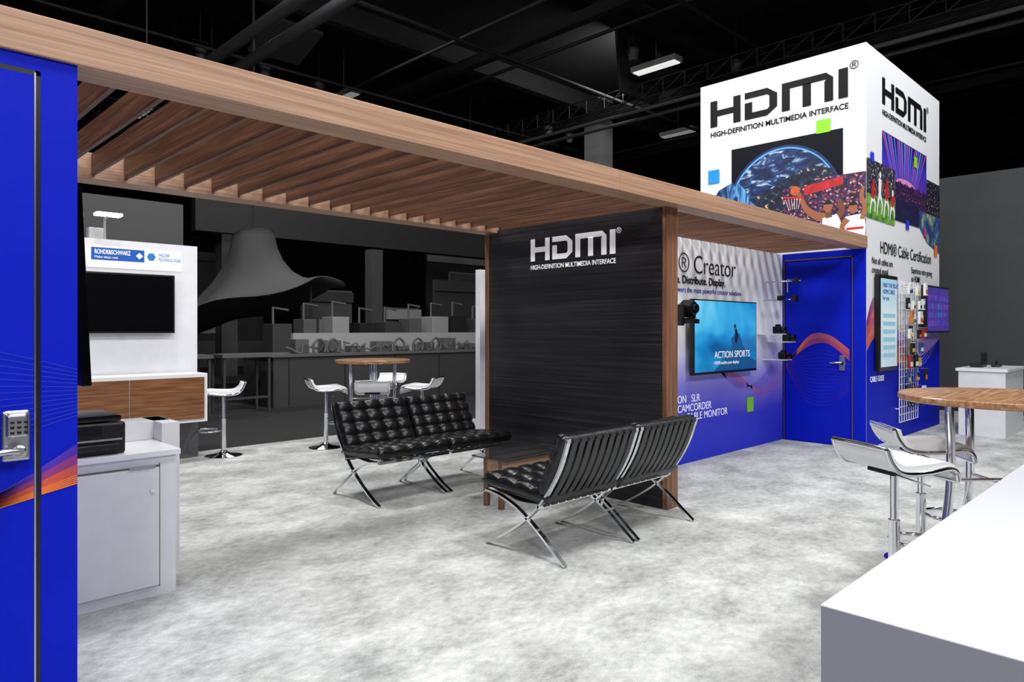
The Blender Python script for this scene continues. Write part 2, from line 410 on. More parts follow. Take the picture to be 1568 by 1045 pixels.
# ================================================================= TOWER
tw=grp('tower')
box('core',(9.0,3.0,0),(12.15,5.25,4.95),FABW,tw)
TL=Canvas('-X',5.25,9.0,tw); TR=Canvas('-Y',9.0,3.0,tw)
TL.rect('blue_face',0,2.25,0,2.44,BLUE,.003)
TL.logo('logo',.16,4.33,1.88,.37,INK)
TL.text('tagline','HIGH-DEFINITION MULTIMEDIA INTERFACE',.16,4.19,.10,INK,width=1.88,bold=.002)
TL.text('registered','\u00ae',2.06,4.66,.14,INK)
SPACE=mat('poster_space',(6,10,22),.5,spec=.2)
TL.rect('poster_space',.485,1.98,3.0,3.96,SPACE,.004)
TL.disc('earth_glow',1.20,3.00,.80,mat('poster_glow',(16,44,104),.5),.0044,5,175,rz=.885)
TL.disc('earth_halo',1.20,3.00,.765,mat('poster_halo',(90,170,245),.5,emit=.15),.005,5,175,rz=.855)
EARTH=ramp_mat('poster_earth',[(0.40,(6,22,62)),(0.52,(14,50,108)),(0.58,(50,90,135)),(0.64,(150,176,200)),(.72,(220,228,236))],nscale=6,detail=12,dist=1.0,scale=(1,1,2.2))
TL.disc('earth',1.205,2.98,.755,EARTH,.006,4,176,rz=.855)
TL.poly('earth_night',[(.6,3.0),(1.98,3.0),(1.93,3.30),(1.85,3.48),(1.6,3.56),(1.3,3.46),(1.0,3.30),(.7,3.2)],ramp_mat('poster_citylights',[(0.45,(6,16,40)),(0.56,(16,40,72)),(0.62,(60,74,80)),(0.70,(236,196,130))],nscale=15,detail=8,dist=.5),.0063)
ICE=ramp_mat('poster_ice',[(0.35,(8,16,36)),(0.47,(14,60,120)),(0.56,(90,160,215)),(0.62,(24,80,140)),(.72,(10,24,50))],scale=(3,3,.8),nscale=3.5,detail=6,dist=.6)
TL.poly('poster_ice',[(0,2.6),(.9,2.6),(.9,3.1),(.62,3.30),(.5,3.50),(.3,3.42),(.2,3.30),(0,3.38)],ICE,.007)
TL.limb('waterfall',[(.55,3.45),(.66,3.25),(.62,3.0),(.78,2.75),(.8,2.6)],[.10,.16,.2,.24,.3],ramp_mat('poster_water',[(0.4,(20,80,150)),(0.55,(110,185,230)),(.65,(40,110,180))],scale=(1,8,1),nscale=4),.0072)
CITYN=ramp_mat('poster_nightcity',[(0.4,(10,12,28)),(0.6,(24,34,66)),(0.72,(200,150,90))],nscale=22,detail=2)
TL.rect('poster_city',.88,1.25,2.60,3.02,CITYN,.0074)
CROWD=ramp_mat('poster_crowd',[(0.0,(12,12,34)),(0.35,(24,26,66)),(0.55,(90,22,40)),(0.7,(34,52,120)),(0.88,(160,50,46)),(1,(200,180,180))],nscale=44,kind='voronoi')
TL.poly('poster_court',[(1.22,2.60),(2.25,2.60),(2.25,3.38),(1.62,3.38),(1.62,3.32),(1.22,3.30)],CROWD,.0076)
SKIN=mat('poster_skin',(160,98,66),.5); SKIN2=mat('poster_skin_dark',(118,70,46),.5); JW=mat('poster_jersey',(240,240,242),.5); JR=mat('poster_red',(205,30,36),.5); HAIRP=mat('poster_hair',(20,16,14),.5)
TL.poly('backboard',[(1.50,3.18),(1.98,3.26),(1.98,3.36),(1.50,3.30)],mat('poster_banner',(190,34,40),.5,var=.3,vscale=14),.0078)
TL.limb('player1_arm',[(1.80,2.86),(1.66,2.90),(1.53,3.0),(1.47,3.12),(1.42,3.19)],[.12,.10,.075,.06,.05],SKIN,.0092)
TL.limb('player1_arm_b',[(1.88,2.84),(1.97,2.93),(1.93,3.08)],[.10,.075,.05],SKIN2,.0090)
TL.polys('player1_fingers',[[(1.41+.018*i,3.19),(1.425+.018*i,3.19),(1.40+.022*i,3.25),(1.388+.022*i,3.25)] for i in range(-1,3)],SKIN,.0104)
TL.limb('player1_torso',[(1.82,2.88),(1.84,2.75),(1.82,2.60)],[.18,.24,.22],JW,.0095)
TL.disc('player1_head',1.80,3.0,.052,SKIN,.010,rz=.072)
TL.disc('player1_hair',1.80,3.03,.053,HAIRP,.0105,0,180,rz=.05)
TL.limb('player1_neck',[(1.80,2.95),(1.81,2.86)],[.06,.08],SKIN2,.0097)
TL.disc('ball',1.38,3.26,.06,mat('poster_ball',(205,95,35),.5),.010)
TL.poly('hoop',[(1.22,3.20),(1.5,3.17),(1.5,3.145),(1.22,3.175)],JR,.0102)
TL.polys('net',[[(1.25+.04*i,3.16),(1.255+.04*i,3.16),(1.30+.025*i,3.02),(1.295+.025*i,3.02)] for i in range(6)],JW,.0101)
TL.limb('player2_torso',[(2.11,2.86),(2.12,2.74),(2.12,2.60)],[.20,.25,.24],JW,.0095)
TL.limb('player2_arm',[(2.20,2.80),(2.235,2.95),(2.20,3.08),(2.22,3.2)],[.05,.05,.05,.035],SKIN,.0096)
TL.limb('player2_arm_b',[(2.03,2.82),(1.97,2.72),(2.02,2.62)],[.08,.06,.05],SKIN,.0099)
TL.disc('player2_head',2.10,2.95,.05,SKIN,.010,rz=.07); TL.disc('player2_hair',2.10,2.98,.051,HAIRP,.0105,0,180,rz=.05)
TL.rect('player2_trim',2.02,2.22,2.68,2.71,JR,.0098); TL.rect('player1_trim',1.75,1.90,2.68,2.71,JR,.0098)
TL.rect('square_green',1.656,1.83,3.945,4.115,GREEN,.012)
TL.rect('square_cyan',.13,.30,3.53,3.72,CYAN,.012)
TL.rect('square_cyan2',1.10,1.20,2.64,2.74,CYAN,.012)
TR.logo('logo',.56,4.33,1.89,.34,INK)
TR.text('tagline','HIGH-DEFINITION MULTIMEDIA INTERFACE',.56,4.19,.10,INK,width=1.89,bold=.002)
TR.text('registered','\u00ae',2.47,4.62,.13,INK)
STG=ramp_mat('poster_stage',[(0.0,(70,24,90)),(0.3,(120,40,130)),(0.5,(90,50,180)),(.75,(50,50,190)),(1,(24,26,110))],kind=('Z',3.0,4.0),dist=.15)
TR.rect('poster_stage',.56,2.47,3.07,3.99,STG,.004)
BE={0:[],1:[],2:[]}
for i in range(22):
    xx=1.5+(i-11)*.05; tx=1.5+(i-10.5)*.085+random.uniform(-.06,.06)
    BE[i%3].append([(xx-.006,3.42),(xx+.006,3.42),(tx+.022,3.98),(tx-.018,3.98)])
TR.polys('beams_pink',BE[0],mat('poster_pink',(205,80,165),.5),.005); TR.polys('beams_lilac',BE[1],mat('poster_lilac',(150,135,235),.5),.0052); TR.polys('beams_cyan',BE[2],mat('poster_cyan',(90,130,235),.5),.0054)
TR.disc('stage_glow',1.5,3.42,.40,mat('poster_glowpink',(230,150,200),.5),.0055,0,180,rz=.07)
TR.poly('crowd',[(.56,3.07),(2.47,3.07)]+[(2.47-1.91*i/60,3.36+.05*abs(math.sin(i*1.3))+.05*abs(math.sin(i*.37))) for i in range(61)],ramp_mat('poster_darkcrowd',[(.4,(20,12,46)),(.6,(60,26,84)),(.72,(190,90,120))],nscale=26,detail=2),.0058)
GR=ramp_mat('poster_field',[(0.3,(30,80,24)),(.45,(80,140,44)),(0.55,(110,170,60)),(.7,(150,190,90))],nscale=9,detail=3)
TR.rect('poster_stadium',0,1.05,3.0,3.55,ramp_mat('poster_stand',[(0,(20,20,34)),(.5,(50,50,70)),(.9,(90,80,90)),(1,(190,190,190))],nscale=40,kind='voronoi'),.007)
TR.rect('poster_field',0,1.05,2.82,3.12,GR,.0075)
for i,(px,h,jm) in enumerate([(.20,.42,JR),(.45,.56,JW),(.70,.5,JR),(.93,.38,JR)]):
    z0=2.88
    TR.limb('runner%d_leg_a'%i,[(px-.01,z0+h*.48),(px-.06,z0+h*.28),(px-.09,z0)],[.07,.045,.025],JW,.0085)
    TR.limb('runner%d_leg_b'%i,[(px+.02,z0+h*.48),(px+.09,z0+h*.30),(px+.07,z0+.03)],[.07,.045,.025],JW,.0084)
    TR.limb('runner%d_torso'%i,[(px,z0+h*.45),(px+.01,z0+h*.65),(px+.02,z0+h*.84)],[.08,.10,.12],jm,.009)
    TR.limb('runner%d_arm'%i,[(px+.07,z0+h*.8),(px+.12,z0+h*.65),(px+.07,z0+h*.55)],[.04,.03,.022],SKIN,.0093)
    TR.disc('runner%d_head'%i,px+.02,z0+h*.93,.034,JR if i%2==0 else JW,.0095,rz=.042)
SKATE=ramp_mat('poster_skate',[(0.3,(16,26,60)),(0.5,(40,80,140)),(0.6,(120,150,120)),(0.7,(200,180,140))],nscale=5,detail=5)
TR.poly('poster_street',[(2.05,2.95),(2.5,2.72),(3.15,2.60),(3.15,3.15),(2.05,3.15)],SKATE,.006)
TR.rect('poster_crowd2',2.47,3.15,3.15,3.65,CITYN,.006)
TR.rect('poster_night',1.05,2.1,2.9,3.2,mat('poster_navy',(22,22,70),.5,var=.5,vscale=12),.0065)
TR.rect('square_green',1.85,2.0,3.73,3.88,GREEN,.012); TR.rect('square_blue',1.5,1.63,2.82,2.95,SQB,.012)
TR.rect('square_orange',2.85,3.0,2.55,2.72,ORANGE,.012); TR.rect('square_blue2',.12,.24,3.52,3.64,SQB,.012); TR.rect('square_pink',2.3,2.42,2.8,2.92,mat('sq_pink',(200,60,140),.5),.012)
TR.text('title','HDMI\u00ae Cable Certification',.48,2.42,.22,INK,width=2.2)
TR.text('note_a','Not all cables are\ncreated equal',.18,2.27,.115,INK,width=.78,bold=.0008)
TR.text('note_b','Experience retro gaming\non HDMI!',1.75,2.24,.12,INK,width=1.0,bold=.0008)
TR.text('cable_guide','CABLE GUIDE',.12,.80,.10,INKW,width=.5)
def wz(x): return 1.22+.16*math.cos(x*1.9-.7)
TR.poly('blue_base',[(0,0),(3.15,0)]+[(3.15-3.15*i/30,wz(3.15-3.15*i/30)) for i in range(31)],BLUE,.004)
TR.poly('purple_band',[(3.15*i/30,wz(3.15*i/30)) for i in range(31)]+[(3.15-3.15*i/30,wz(3.15-3.15*i/30)+.22) for i in range(31)],mat('wave_lilac',(160,140,225),.5),.0042)
lines(TR,'wave',[(0,1.20),(.35,1.36),(.9,1.1),(1.6,.9)],[(0,1.55),(.3,1.85),(.9,1.45),(1.6,1.1)],26,.010,[OR[0],OR[1],OR[2]],.0055)
lines(TR,'wave_right',[(1.6,1.1),(2.2,.95),(2.7,1.1),(3.14,1.4)],[(1.6,1.2),(2.2,1.4),(2.7,1.7),(3.14,1.8)],12,.008,[mat('wave_pale2',(190,160,235),.5)],.0056)

dr=grp('door_1')
BR=mat('door_edge_brass',(120,96,80),.35,.6)
boxes('frame',[((8.985,3.15,2.345),(8.997,4.02,2.362)),((8.985,3.15,0),(8.997,3.162,2.362)),((8.985,4.008,0),(8.997,4.02,2.362))],BR,dr)
box('leaf',(8.982,3.185,.015),(8.996,3.99,2.33),BLUE,dr)
cd=Canvas('-X',4.04,8.982,dr)
lines(cd,'wave',[(.06,1.0),(.35,1.24),(.6,1.27),(.85,1.07)],[(.06,.97),(.35,1.36),(.6,1.38),(.85,1.20)],14,.004,[OR[1],OR[0]],.003)
lines(cd,'wave_low',[(.06,1.0),(.35,1.15),(.6,1.18),(.85,1.02)],[(.06,.95),(.3,.55),(.6,.5),(.85,.7)],16,.003,[mat('wave_mauve',(80,44,160),.5)],.0032)
lathe('handle_rose',[(.04,0),(.04,-.02),(.02,-.025)],STEEL,dr,loc=(8.98,3.27,1.03),axis='X',n=20)
box('handle_plate',(8.955,3.235,.94),(8.98,3.305,1.13),STEEL,dr,bevel=.01)
tube('handle_lever',[(8.95,3.27,1.04),(8.925,3.29,1.04),(8.92,3.40,1.035)],.012,STEEL,dr)
pd=grp('portrait_display')
box('bezel',(9.25,2.93,.93),(9.95,2.988,2.14),BLACK,pd,bevel=.01)
cp=Canvas('-Y',0,2.93,pd)
cp.rect('screen',9.29,9.91,.98,2.09,ramp_mat('screen_list',[(0,(190,215,228)),(.6,(215,232,236)),(1,(170,210,225))],kind=('Z',1,2),emit=.3,rough=.2),.003)
cp.text('text','FIND THE RIGHT\nHDMI CABLE\nfor you',9.36,1.98,.08,INKB,.005)
cp.polys('rows',[[(9.36,1.0+.1*i),(9.84,1.0+.1*i),(9.84,1.05+.1*i),(9.36,1.05+.1*i)] for i in range(1,7)],mat('scr_row',(150,200,220),.4,emit=.2),.005)
gm=grp('gaming_monitor')
box('bezel',(10.95,2.86,1.40),(12.12,2.93,2.08),BLACK,gm,bevel=.01); box('mount',(11.4,2.93,1.6),(11.6,2.99,1.9),BLACK,gm)
cg=Canvas('-Y',0,2.86,gm)
cg.rect('screen',10.98,12.09,1.43,2.05,mat('screen_violet',(64,48,140),.3,emit=.5),.003)
cg.polys('tiles',[[(11.03+.15*i,1.5+.12*j),(11.14+.15*i,1.5+.12*j),(11.14+.15*i,1.58+.12*j),(11.03+.15*i,1.58+.12*j)] for i in range(7) for j in range(4)],ramp_mat('scr_tiles',[(0,(60,60,180)),(.5,(120,60,160)),(1,(50,100,190))],nscale=9,kind='voronoi',emit=.3),.005)
wg=grp('wire_grid_rack')
segs=[[(x_,2.95,.22),(x_,2.95,2.1)] for x_ in [10.08+.1*i for i in range(9)]]+[[(10.08,2.95,z_),(10.88,2.95,z_)] for z_ in [.22+.1*i for i in range(19)]]
tubes('wires',segs,.006,WHITE,wg)
tubes('standoffs',[[(10.08,2.95,.4),(10.08,3.0,.4)],[(10.88,2.95,2.0),(10.88,3.0,2.0)],[(10.08,2.95,2.0),(10.08,3.0,2.0)],[(10.88,2.95,.4),(10.88,3.0,.4)]],.008,WHITE,wg)
packm=[mat('pack_white',(232,232,232),.5),mat('pack_black',(20,20,22),.4),mat('pack_red',(150,40,34),.5),mat('pack_yellow',(205,180,70),.5),mat('pack_blue',(40,70,140),.5),mat('pack_orange',(200,110,60),.5)]
bym={}; lab={}; hooks=[]
for j in range(8):
    for i in range(4):
        w=random.uniform(.09,.14); h=random.uniform(.11,.17); xx=10.11+i*.195+random.uniform(-.01,.03); zz=.55+j*.195
        k=random.choice([0,0,0,0,1,5] if j>4 else [1,1,1,0,2,3,1,4]); y0=2.80+random.uniform(0,.08)
        if random.random()<.12: continue
        bym.setdefault(k,[]).append(((xx,y0,zz),(xx+w,y0+.03,zz+h)))
        k2=random.choice([1,2,3,4,5]) if k==0 else random.choice([0,3,5,0])
        lab.setdefault(k2,[]).append(((xx+.015,y0-.003,zz+h*.15),(xx+w-.015,y0,zz+h*.5)))
        hooks.append([(xx+w/2,2.95,zz+h+.005),(xx+w/2,y0-.02,zz+h+.005)])
for k,l in bym.items(): boxes('packs_%d'%k,l,packm[k],wg,bevel=.004)
for k,l in lab.items(): boxes('labels_%d'%k,l,packm[k],wg)
tubes('hooks',hooks,.004,CHROME,wg)
loops=[]
for (xx,zz,r) in [(10.2,.48,.05),(10.42,.5,.06),(10.65,.46,.05),(10.3,1.1,.06)]:
    loops.append([(xx+r*math.cos(t*.4),2.88-.002*t,zz+r*math.sin(t*.4)) for t in range(34)])
tubes('cable_coils',loops,.008,BLACK,wg)
sc=grp('display_counter')
box('body',(11.15,1.98,0.0),(12.35,2.52,.88),WHITEW,sc); box('top',(11.12,1.95,.88),(12.38,2.55,.92),WHITE,sc,bevel=.004)
gp=grp('game_controller',(11.8,2.2,.92)); box('pad',(-.1,-.05,0),(.1,.05,.04),BLACK,gp,bevel=.015); lathe('stick',[(.012,.03),(.012,.07),(.02,.075),(.02,.085)],BLACK,gp,n=16)
gc=grp('game_console',(11.6,2.38,.92)); box('case',(-.15,-.07,0),(.15,.07,.06),BLACK,gc,bevel=.01); box('slot',(-.06,-.075,.02),(.06,-.068,.03),STEEL,gc)
box('stand',(.25,-.02,0),(.45,.02,.2),BLACK,gc,bevel=.006)

# ================================================================= LEFT REAR WALL UNIT
rw=grp('wall_rear_display')
box('panel',(.5,8.2,.0),(3.02,8.38,2.40),WHITEW,rw)
box('base',(.5,8.17,0),(3.02,8.2,.42),DG2,rw)
cr=Canvas('-Y',0,8.2,rw)
cr.rect('sign_backing',1.75,2.85,2.10,2.33,mat('sign_bright',(245,246,250),.5,emit=.15),.004)
cr.rect('sign_blue',1.95,2.46,2.18,2.31,mat('sign_blue',(10,84,180),.5),.006)
cr.text('sign_text','ROHDE&SCHWARZ',1.98,2.245,.065,INKW,.008,width=.34,bold=.001)
cr.text('sign_text_small','Make ideas real',1.98,2.20,.035,INKW,.008)
cr.text('sign_text2','WILDER\nTECHNOLOGIES',2.60,2.255,.05,mat('sign_txt2',(60,120,180),.5),.008,width=.24)
cr.poly('sign_diamond',[(2.41,2.21),(2.445,2.245),(2.41,2.28),(2.375,2.245)],INKW,.009)
cr.disc('sign_logo',2.53,2.245,.045,mat('sign_logo_blue',(20,120,200),.5),.008,n=6)
tv3=grp('wall_television')
box('bezel',(1.45,8.12,1.41),(2.75,8.16,2.05),BLACK,tv3,bevel=.005); box('screen',(1.47,8.115,1.43),(2.73,8.121,2.03),BLACKG,tv3); box('mount',(1.9,8.16,1.6),(2.2,8.2,1.85),BLACK,tv3)
cz=grp('floating_credenza')
box('carcass',(.9,7.82,.44),(2.99,8.17,.97),WHITE,cz,bevel=.004)
box('doors_l',(1.0,7.80,.48),(2.2,7.82,.93),WALNUT,cz); box('doors_r',(2.21,7.80,.48),(2.95,7.82,.93),WALNUT,cz)
tube('pull',[(2.25,7.79,.52),(2.25,7.77,.52),(2.33,7.77,.52),(2.33,7.79,.52)],.006,CHROME,cz)
box('partition_grey_panel',(.2,9.3,0-.012),(3.25,9.45,3.05),DG,None)
sp=grp('spot_lamp',(2.1,8.29,2.40)); tube('stem',[(0,0,0),(0,0,.22),(0,-.12,.25)],.012,DG3,sp); box('head',(-.12,-.2,.24),(.12,-.06,.27),LAMP,sp,bevel=.004); box('box',(-.16,-.05,.0),(-.02,.05,.12),DG3,sp,bevel=.01)

cab=grp('white_cabinet')
box('body',(.72,4.06,0.0),(1.38,4.72,.76),WHITEW,cab); box('top',(.70,4.04,.76),(1.40,4.74,.79),WHITE,cab,bevel=.003)
box('door',(.76,4.045,.06),(1.29,4.06,.70),WHITEW,cab,bevel=.002)
boxes('door_gaps',[((.752,4.055,.05),(.757,4.0605,.72)),((1.292,4.055,.05),(1.297,4.0605,.72)),((.75,4.055,.705),(1.295,4.0605,.712))],DG2,cab)
lathe('lock',[(.012,0),(.012,-.01)],CHROME,cab,loc=(1.255,4.046,.58),axis='Y',n=16)
box('pull_slot',(1.14,4.04,.70),(1.27,4.062,.712),CHROME,cab)
box('riser',(.95,4.50,.79),(1.50,4.72,.90),WHITE,cab,bevel=.003)
box('riser_side',(1.401,4.35,0),(1.50,4.72,.90),WHITEW,cab)
pr=grp('laser_printer',(1.0,4.28,.79))
box('body',(-.26,-.18,0),(.14,.17,.17),BLACK,pr,bevel=.015); box('scanner_lid',(-.26,-.18,.175),(.12,.17,.205),BLACKG,pr,bevel=.01)
box('paper_tray',(-.2,-.215,.03),(.10,-.18,.06),BLACK,pr,bevel=.004); box('control_panel',(-.2,-.20,.11),(.02,-.178,.16),BLACKG,pr); boxes('output_bars',[((-.2,-.19,.075),(.12,-.178,.085))],STEEL,pr)
sk=grp('speaker_box',(.78,4.26,.995)); box('case',(-.10,-.1,0),(.10,.1,.12),BLACK,sk,bevel=.01); lathe('cone',[(.035,0),(.025,-.006)],DG2,sk,loc=(.03,-.1,.06),axis='Y',n=20)
box('lid',(-.10,-.08,.12),(.10,.08,.14),BLACKG,sk)

# ================================================================= CHAIRS
def cushion(name,w,l,t,nx,ny,m,parent,M):
    k=7;N=nx*k;Q=ny*k;vs=[];fs=[]
    for side in (1,-1):
        for j in range(Q+1):
            for i in range(N+1):
                fx=i/N;fy=j/Q;x=(fx-.5)*w;y=(fy-.5)*l
                d=min(w/2-abs(x),l/2-abs(y)); e=min(1,d/.035); pr=math.sqrt(max(0,1-(1-e)**2))
                a=abs(math.sin(math.pi*fx*nx)); b=abs(math.sin(math.pi*fy*ny))
                cell=.5*(a*b)**.5+.5*min(1,(a*a+b*b))**.6
                z=side*t/2*pr*((.45+.55*cell) if side>0 else .85)
                vs.append(M@Vector((x,y,z)))
    L=(N+1)*(Q+1)
    for s_ in (0,1):
        for j in range(Q):
            for i in range(N):
                a=s_*L+j*(N+1)+i; q=(a,a+1,a+N+2,a+N+1)
                fs.append(q if s_==0 else q[::-1])
    mesh(name,vs,fs,m,parent,smooth=True,merge=True)
    vs=[];fs=[]
    for j in range(1,ny):
        for i in range(1,nx):
            c=Vector(((i/nx-.5)*w,(j/ny-.5)*l,t/2*.48)); k0=len(vs); n=8
            vs.append(M@(c+Vector((0,0,.007))))
            for q in range(n): vs.append(M@(c+Vector((.012*math.cos(q*2*math.pi/n),.012*math.sin(q*2*math.pi/n),-.002))))
            for q in range(n): fs.append((k0,k0+1+q,k0+1+(q+1)%n))
    mesh(name+'_buttons',vs,fs,m,parent,smooth=True)
def lounge(loc,rz):
    g=grp('lounge_chair',loc,rz); w=.735
    pA=[(-.375,.775),(-.315,.61),(-.235,.465),(-.13,.33),(0.0,.215),(.13,.125),(.26,.05),(.36,.007)]
    pB=[(.37,.365),(.22,.345),(.08,.30),(-.04,.235),(-.15,.16),(-.26,.075),(-.35,.007)]
    for s_,x0 in (('l',-w/2),('r',w/2-.032)):
        ribbon('bar_back_'+s_,pA,x0,x0+.032,.014,CHROME,g); ribbon('bar_seat_'+s_,pB,x0,x0+.032,.014,CHROME,g)
    boxes('cross_bars',[((-w/2,-.382,.762),(w/2,-.368,.79)),((-w/2,-.145,.32),(w/2,-.125,.347)),((-w/2,.355,.350),(w/2,.372,.375))],CHROME,g,bevel=.003)
    n=9
    for i in range(n):
        x0=-w/2+.045+i*(w-.09-.05)/(n-1)
        ribbon('strap_%d'%i,[(-.388,.775),(-.328,.608),(-.248,.46),(-.145,.33)],x0,x0+.05,.006,STRAP,g,k=4)
    boxes('strap_clips',[((-w/2+.045+i*(w-.14)/(n-1),-.394,.760),(-w/2+.095+i*(w-.14)/(n-1),-.36,.793)) for i in range(n)],STRAP,g,bevel=.003)
    for i in range(5):
        x0=-w/2+.06+i*.13
        ribbon('seat_strap_%d'%i,[(.36,.375),(.22,.352),(.08,.325),(-.13,.34)],x0,x0+.06,.006,STRAP,g,k=3)
    M1=Matrix.Translation((0,.09,.415))@Matrix.Rotation(math.radians(4),4,'X')
    cushion('seat_cushion',w+.01,.60,.11,5,4,LEATHER,g,M1)
    M2=Matrix.Translation((0,-.245,.608))@Matrix.Rotation(math.radians(-64),4,'X')
    cushion('back_cushion',w+.01,.44,.12,5,4,LEATHER,g,M2)
    return g
lounge((3.545,3.13,0),0); lounge((4.305,3.13,0),0)
lounge((3.545,5.13,0),math.pi); lounge((4.305,5.13,0),math.pi)

tb=grp('coffee_table',(4.24,4.22,0))
GLASS=mat('tinted_glass',(190,196,200),.03,trans=.95)
boxes('frame_rails',[((-.38,-.19,.29),(.40,-.16,.39)),((-.38,.0,.29),(.40,.03,.39)),((-.38,-.16,.29),(-.35,.0,.39)),((.37,-.16,.29),(.40,.0,.39))],WOODX,tb)
boxes('legs',[((sx*.365-.02,y_,0),(sx*.365+.02,y_+.04,.39)) for sx in(-1,1) for y_ in(-.185,-.01)],WOODZ,tb,bevel=.003)
box('glass_top',(-.40,-.24,.39),(.44,.16,.402),GLASS,tb,bevel=.002)

# ================================================================= STOOLS & BAR TABLES
def stool(loc,rz):
    g=grp('bar_stool',loc,rz)
    lathe('base',[(.0,.0),(.205,.0),(.205,.008),(.19,.014),(.08,.03),(.04,.05),(.032,.07)],CHROME,g)
    lathe('column',[(.028,.05),(.028,.42),(.03,.43),(.02,.435),(.02,.70)],CHROME,g,n=24)
    tube('footrest',[(0,.03,.30),(.10,.06,.30),(.15,.16,.30),(.10,.26,.30),(0,.285,.30),(-.10,.26,.30),(-.15,.16,.30),(-.10,.06,.30)],.010,CHROME,g,closed=True,smooth_k=4)
    box('seat_plate',(-.09,-.09,.685),(.09,.09,.705),BLACK,g)
    tube('lever',[(.02,.0,.67),(.14,.04,.65),(.19,.05,.645)],.005,CHROME,g)
    prof=[(.205,.685),(.198,.72),(.16,.742),(.05,.735),(-.08,.732),(-.145,.750),(-.19,.795),(-.205,.84)]
    ribbon('seat_pad',prof,-.18,.18,.045,SEATW,g,k=5)
    for s_ in (-1,1):
        tube('frame_%s'%('l' if s_<0 else 'r'),[(s_*.193,a,b) for a,b in [(.22,.665),(.208,.71),(.16,.73),(.05,.716),(-.08,.713),(-.155,.733),(-.20,.785),(-.225,.845)]],.013,CHROME,g,smooth_k=5)
    tube('frame_back',[(-.193,-.225,.845),(0,-.235,.85),(.193,-.225,.845)],.013,CHROME,g); tube('frame_front',[(-.193,.22,.665),(.193,.22,.665)],.013,CHROME,g)
    return g
def bartable(loc,r,rz=0,h=1.07):
    g=grp('bar_table',loc,rz)
    lathe('top',[(r-.01,h-.04),(r,h-.034),(r,h-.006),(r-.006,h)],TABLEW,g,n=64)
    lathe('hub',[(.14,h-.06),(.14,h-.04)],CHROME,g)
    for i in range(4):
        a=math.pi/4+i*math.pi/2; c,s_=math.cos(a),math.sin(a)
        tube('leg_%d'%i,[(c*.30*r/.5,s_*.30*r/.5,h-.04),(c*.29*r/.5,s_*.29*r/.5,.6),(c*.33*r/.5,s_*.33*r/.5,.25),(c*.40*r/.5,s_*.40*r/.5,.008)],.024,CHROME,g,smooth_k=5)
    for i in range(2):
        a=math.pi/4+i*math.pi/2; c,s_=math.cos(a)*.29*r/.5,math.sin(a)*.29*r/.5
        tube('brace_%d'%i,[(c,s_,.55+.03*i),(-c,-s_,.55+.03*i)],.010,CHROME,g)
    return g
bartable((4.95,7.55,0),.47,.3)
for (xx,yy,rr) in [(4.36,7.68,-1.9),(4.62,7.05,-.6),(5.35,7.05,.6),(5.45,7.95,2.2)]:
    stool((xx,yy,0),rr)
stool((3.24,8.0,0),1.2)
bartable((4.86,.86,0),.55,0)
stool((4.08,1.22,0),-2.1)
stool((4.86,1.30,0),-2.5)
box('wall_white_end_panel',(5.57,6.2,0),(7.4,6.28,2.17),WHITEW,None)

# ================================================================= NEAR WHITE COUNTER
nc=grp('reception_counter')
box('body',(1.397,-.40,0),(3.9,.543,.86),CSIDE,nc)
box('top',(1.39,-.405,.86),(3.905,.548,.91),COUNTER,nc,bevel=.002)
box('front_panel',(1.388,-.40,0.02),(1.397,.546,.908),CSIDE,nc)

# ================================================================= BACKGROUND HALL
hc=grp('exhibit_counter')
box('body',(5.9,12.3,-.012),(15,13.6,.93),DG,hc); box('top',(5.85,12.25,.93),(15,13.65,.98),DG2,hc)
box('partition',(6.6,12.9,.98),(15,13.0,1.38),DG3,hc)
boxes('panel_gaps',[((6.2+i*1.2,12.29,.02),(6.22+i*1.2,12.3,.9)) for i in range(7)],DK,hc)
segs=[]
for i in range(22):
    xx=6.3+i*.36; pts=[]
    for t in range(5): pts.append((xx+.07*t+random.uniform(-.03,.03),12.5+random.uniform(-.08,.1),.99+random.uniform(.0,.2)))
    segs.append([tuple(p) for p in catmull(pts,5)])
tubes('tools',segs,.018,DG2,hc)
boxes('instruments',[((6.5+i*.62,12.6,.98),(6.5+i*.62+random.uniform(.15,.4),12.85,1.05+random.uniform(.03,.22))) for i in range(13)],DG2,hc,bevel=.01)
hq=grp('display_headphones')
for i,xx in enumerate([6.9,7.2,8.8,9.3,9.8]):
    tube('band_%d'%i,[(xx-.12,12.4,1.0),(xx-.13,12.4,1.15),(xx,12.4,1.26),(xx+.13,12.4,1.15),(xx+.12,12.4,1.0)],.025,DG2,hq,smooth_k=5)
tp=grp('machine_display'); 
for i in range(12):
    xx=6.8+i*.72; h=random.uniform(.2,.7); box('unit_%d'%i,(xx,14.2,-.012),(xx+random.uniform(.25,.55),14.7,1.45+h*.6),[DG,DG2,DG3,DK][i%4],tp,bevel=.02)
    tubes('mast_%d'%i,[[(xx+.1,14.4,1.4),(xx+.1,14.4,1.8+h*.6),(xx+.45,14.4,1.75+h*.6)]],.03,DG2,tp)
for i in range(3):
    xx=2.7+i*1.05
    rack=grp('exhibit_table')
    box('top',(xx,11.9,.96),(xx+.9,12.5,1.02),DG2,rack)
    boxes('legs',[((xx+a-.02,11.9+b-.02,-.012),(xx+a+.02,11.9+b+.02,.96)) for a in(.05,.85) for b in(.05,.55)]+[((xx+.05,11.94,.23),(xx+.85,11.96,.27))],DG,rack)
can=grp('fabric_canopy',(7.45,16.6,0))
vs=[];fs=[];n=48
pf=[(.46,3.85),(.48,3.7),(.54,3.4),(.68,3.05),(.92,2.7),(1.25,2.40),(1.65,2.16),(2.1,2.0)]
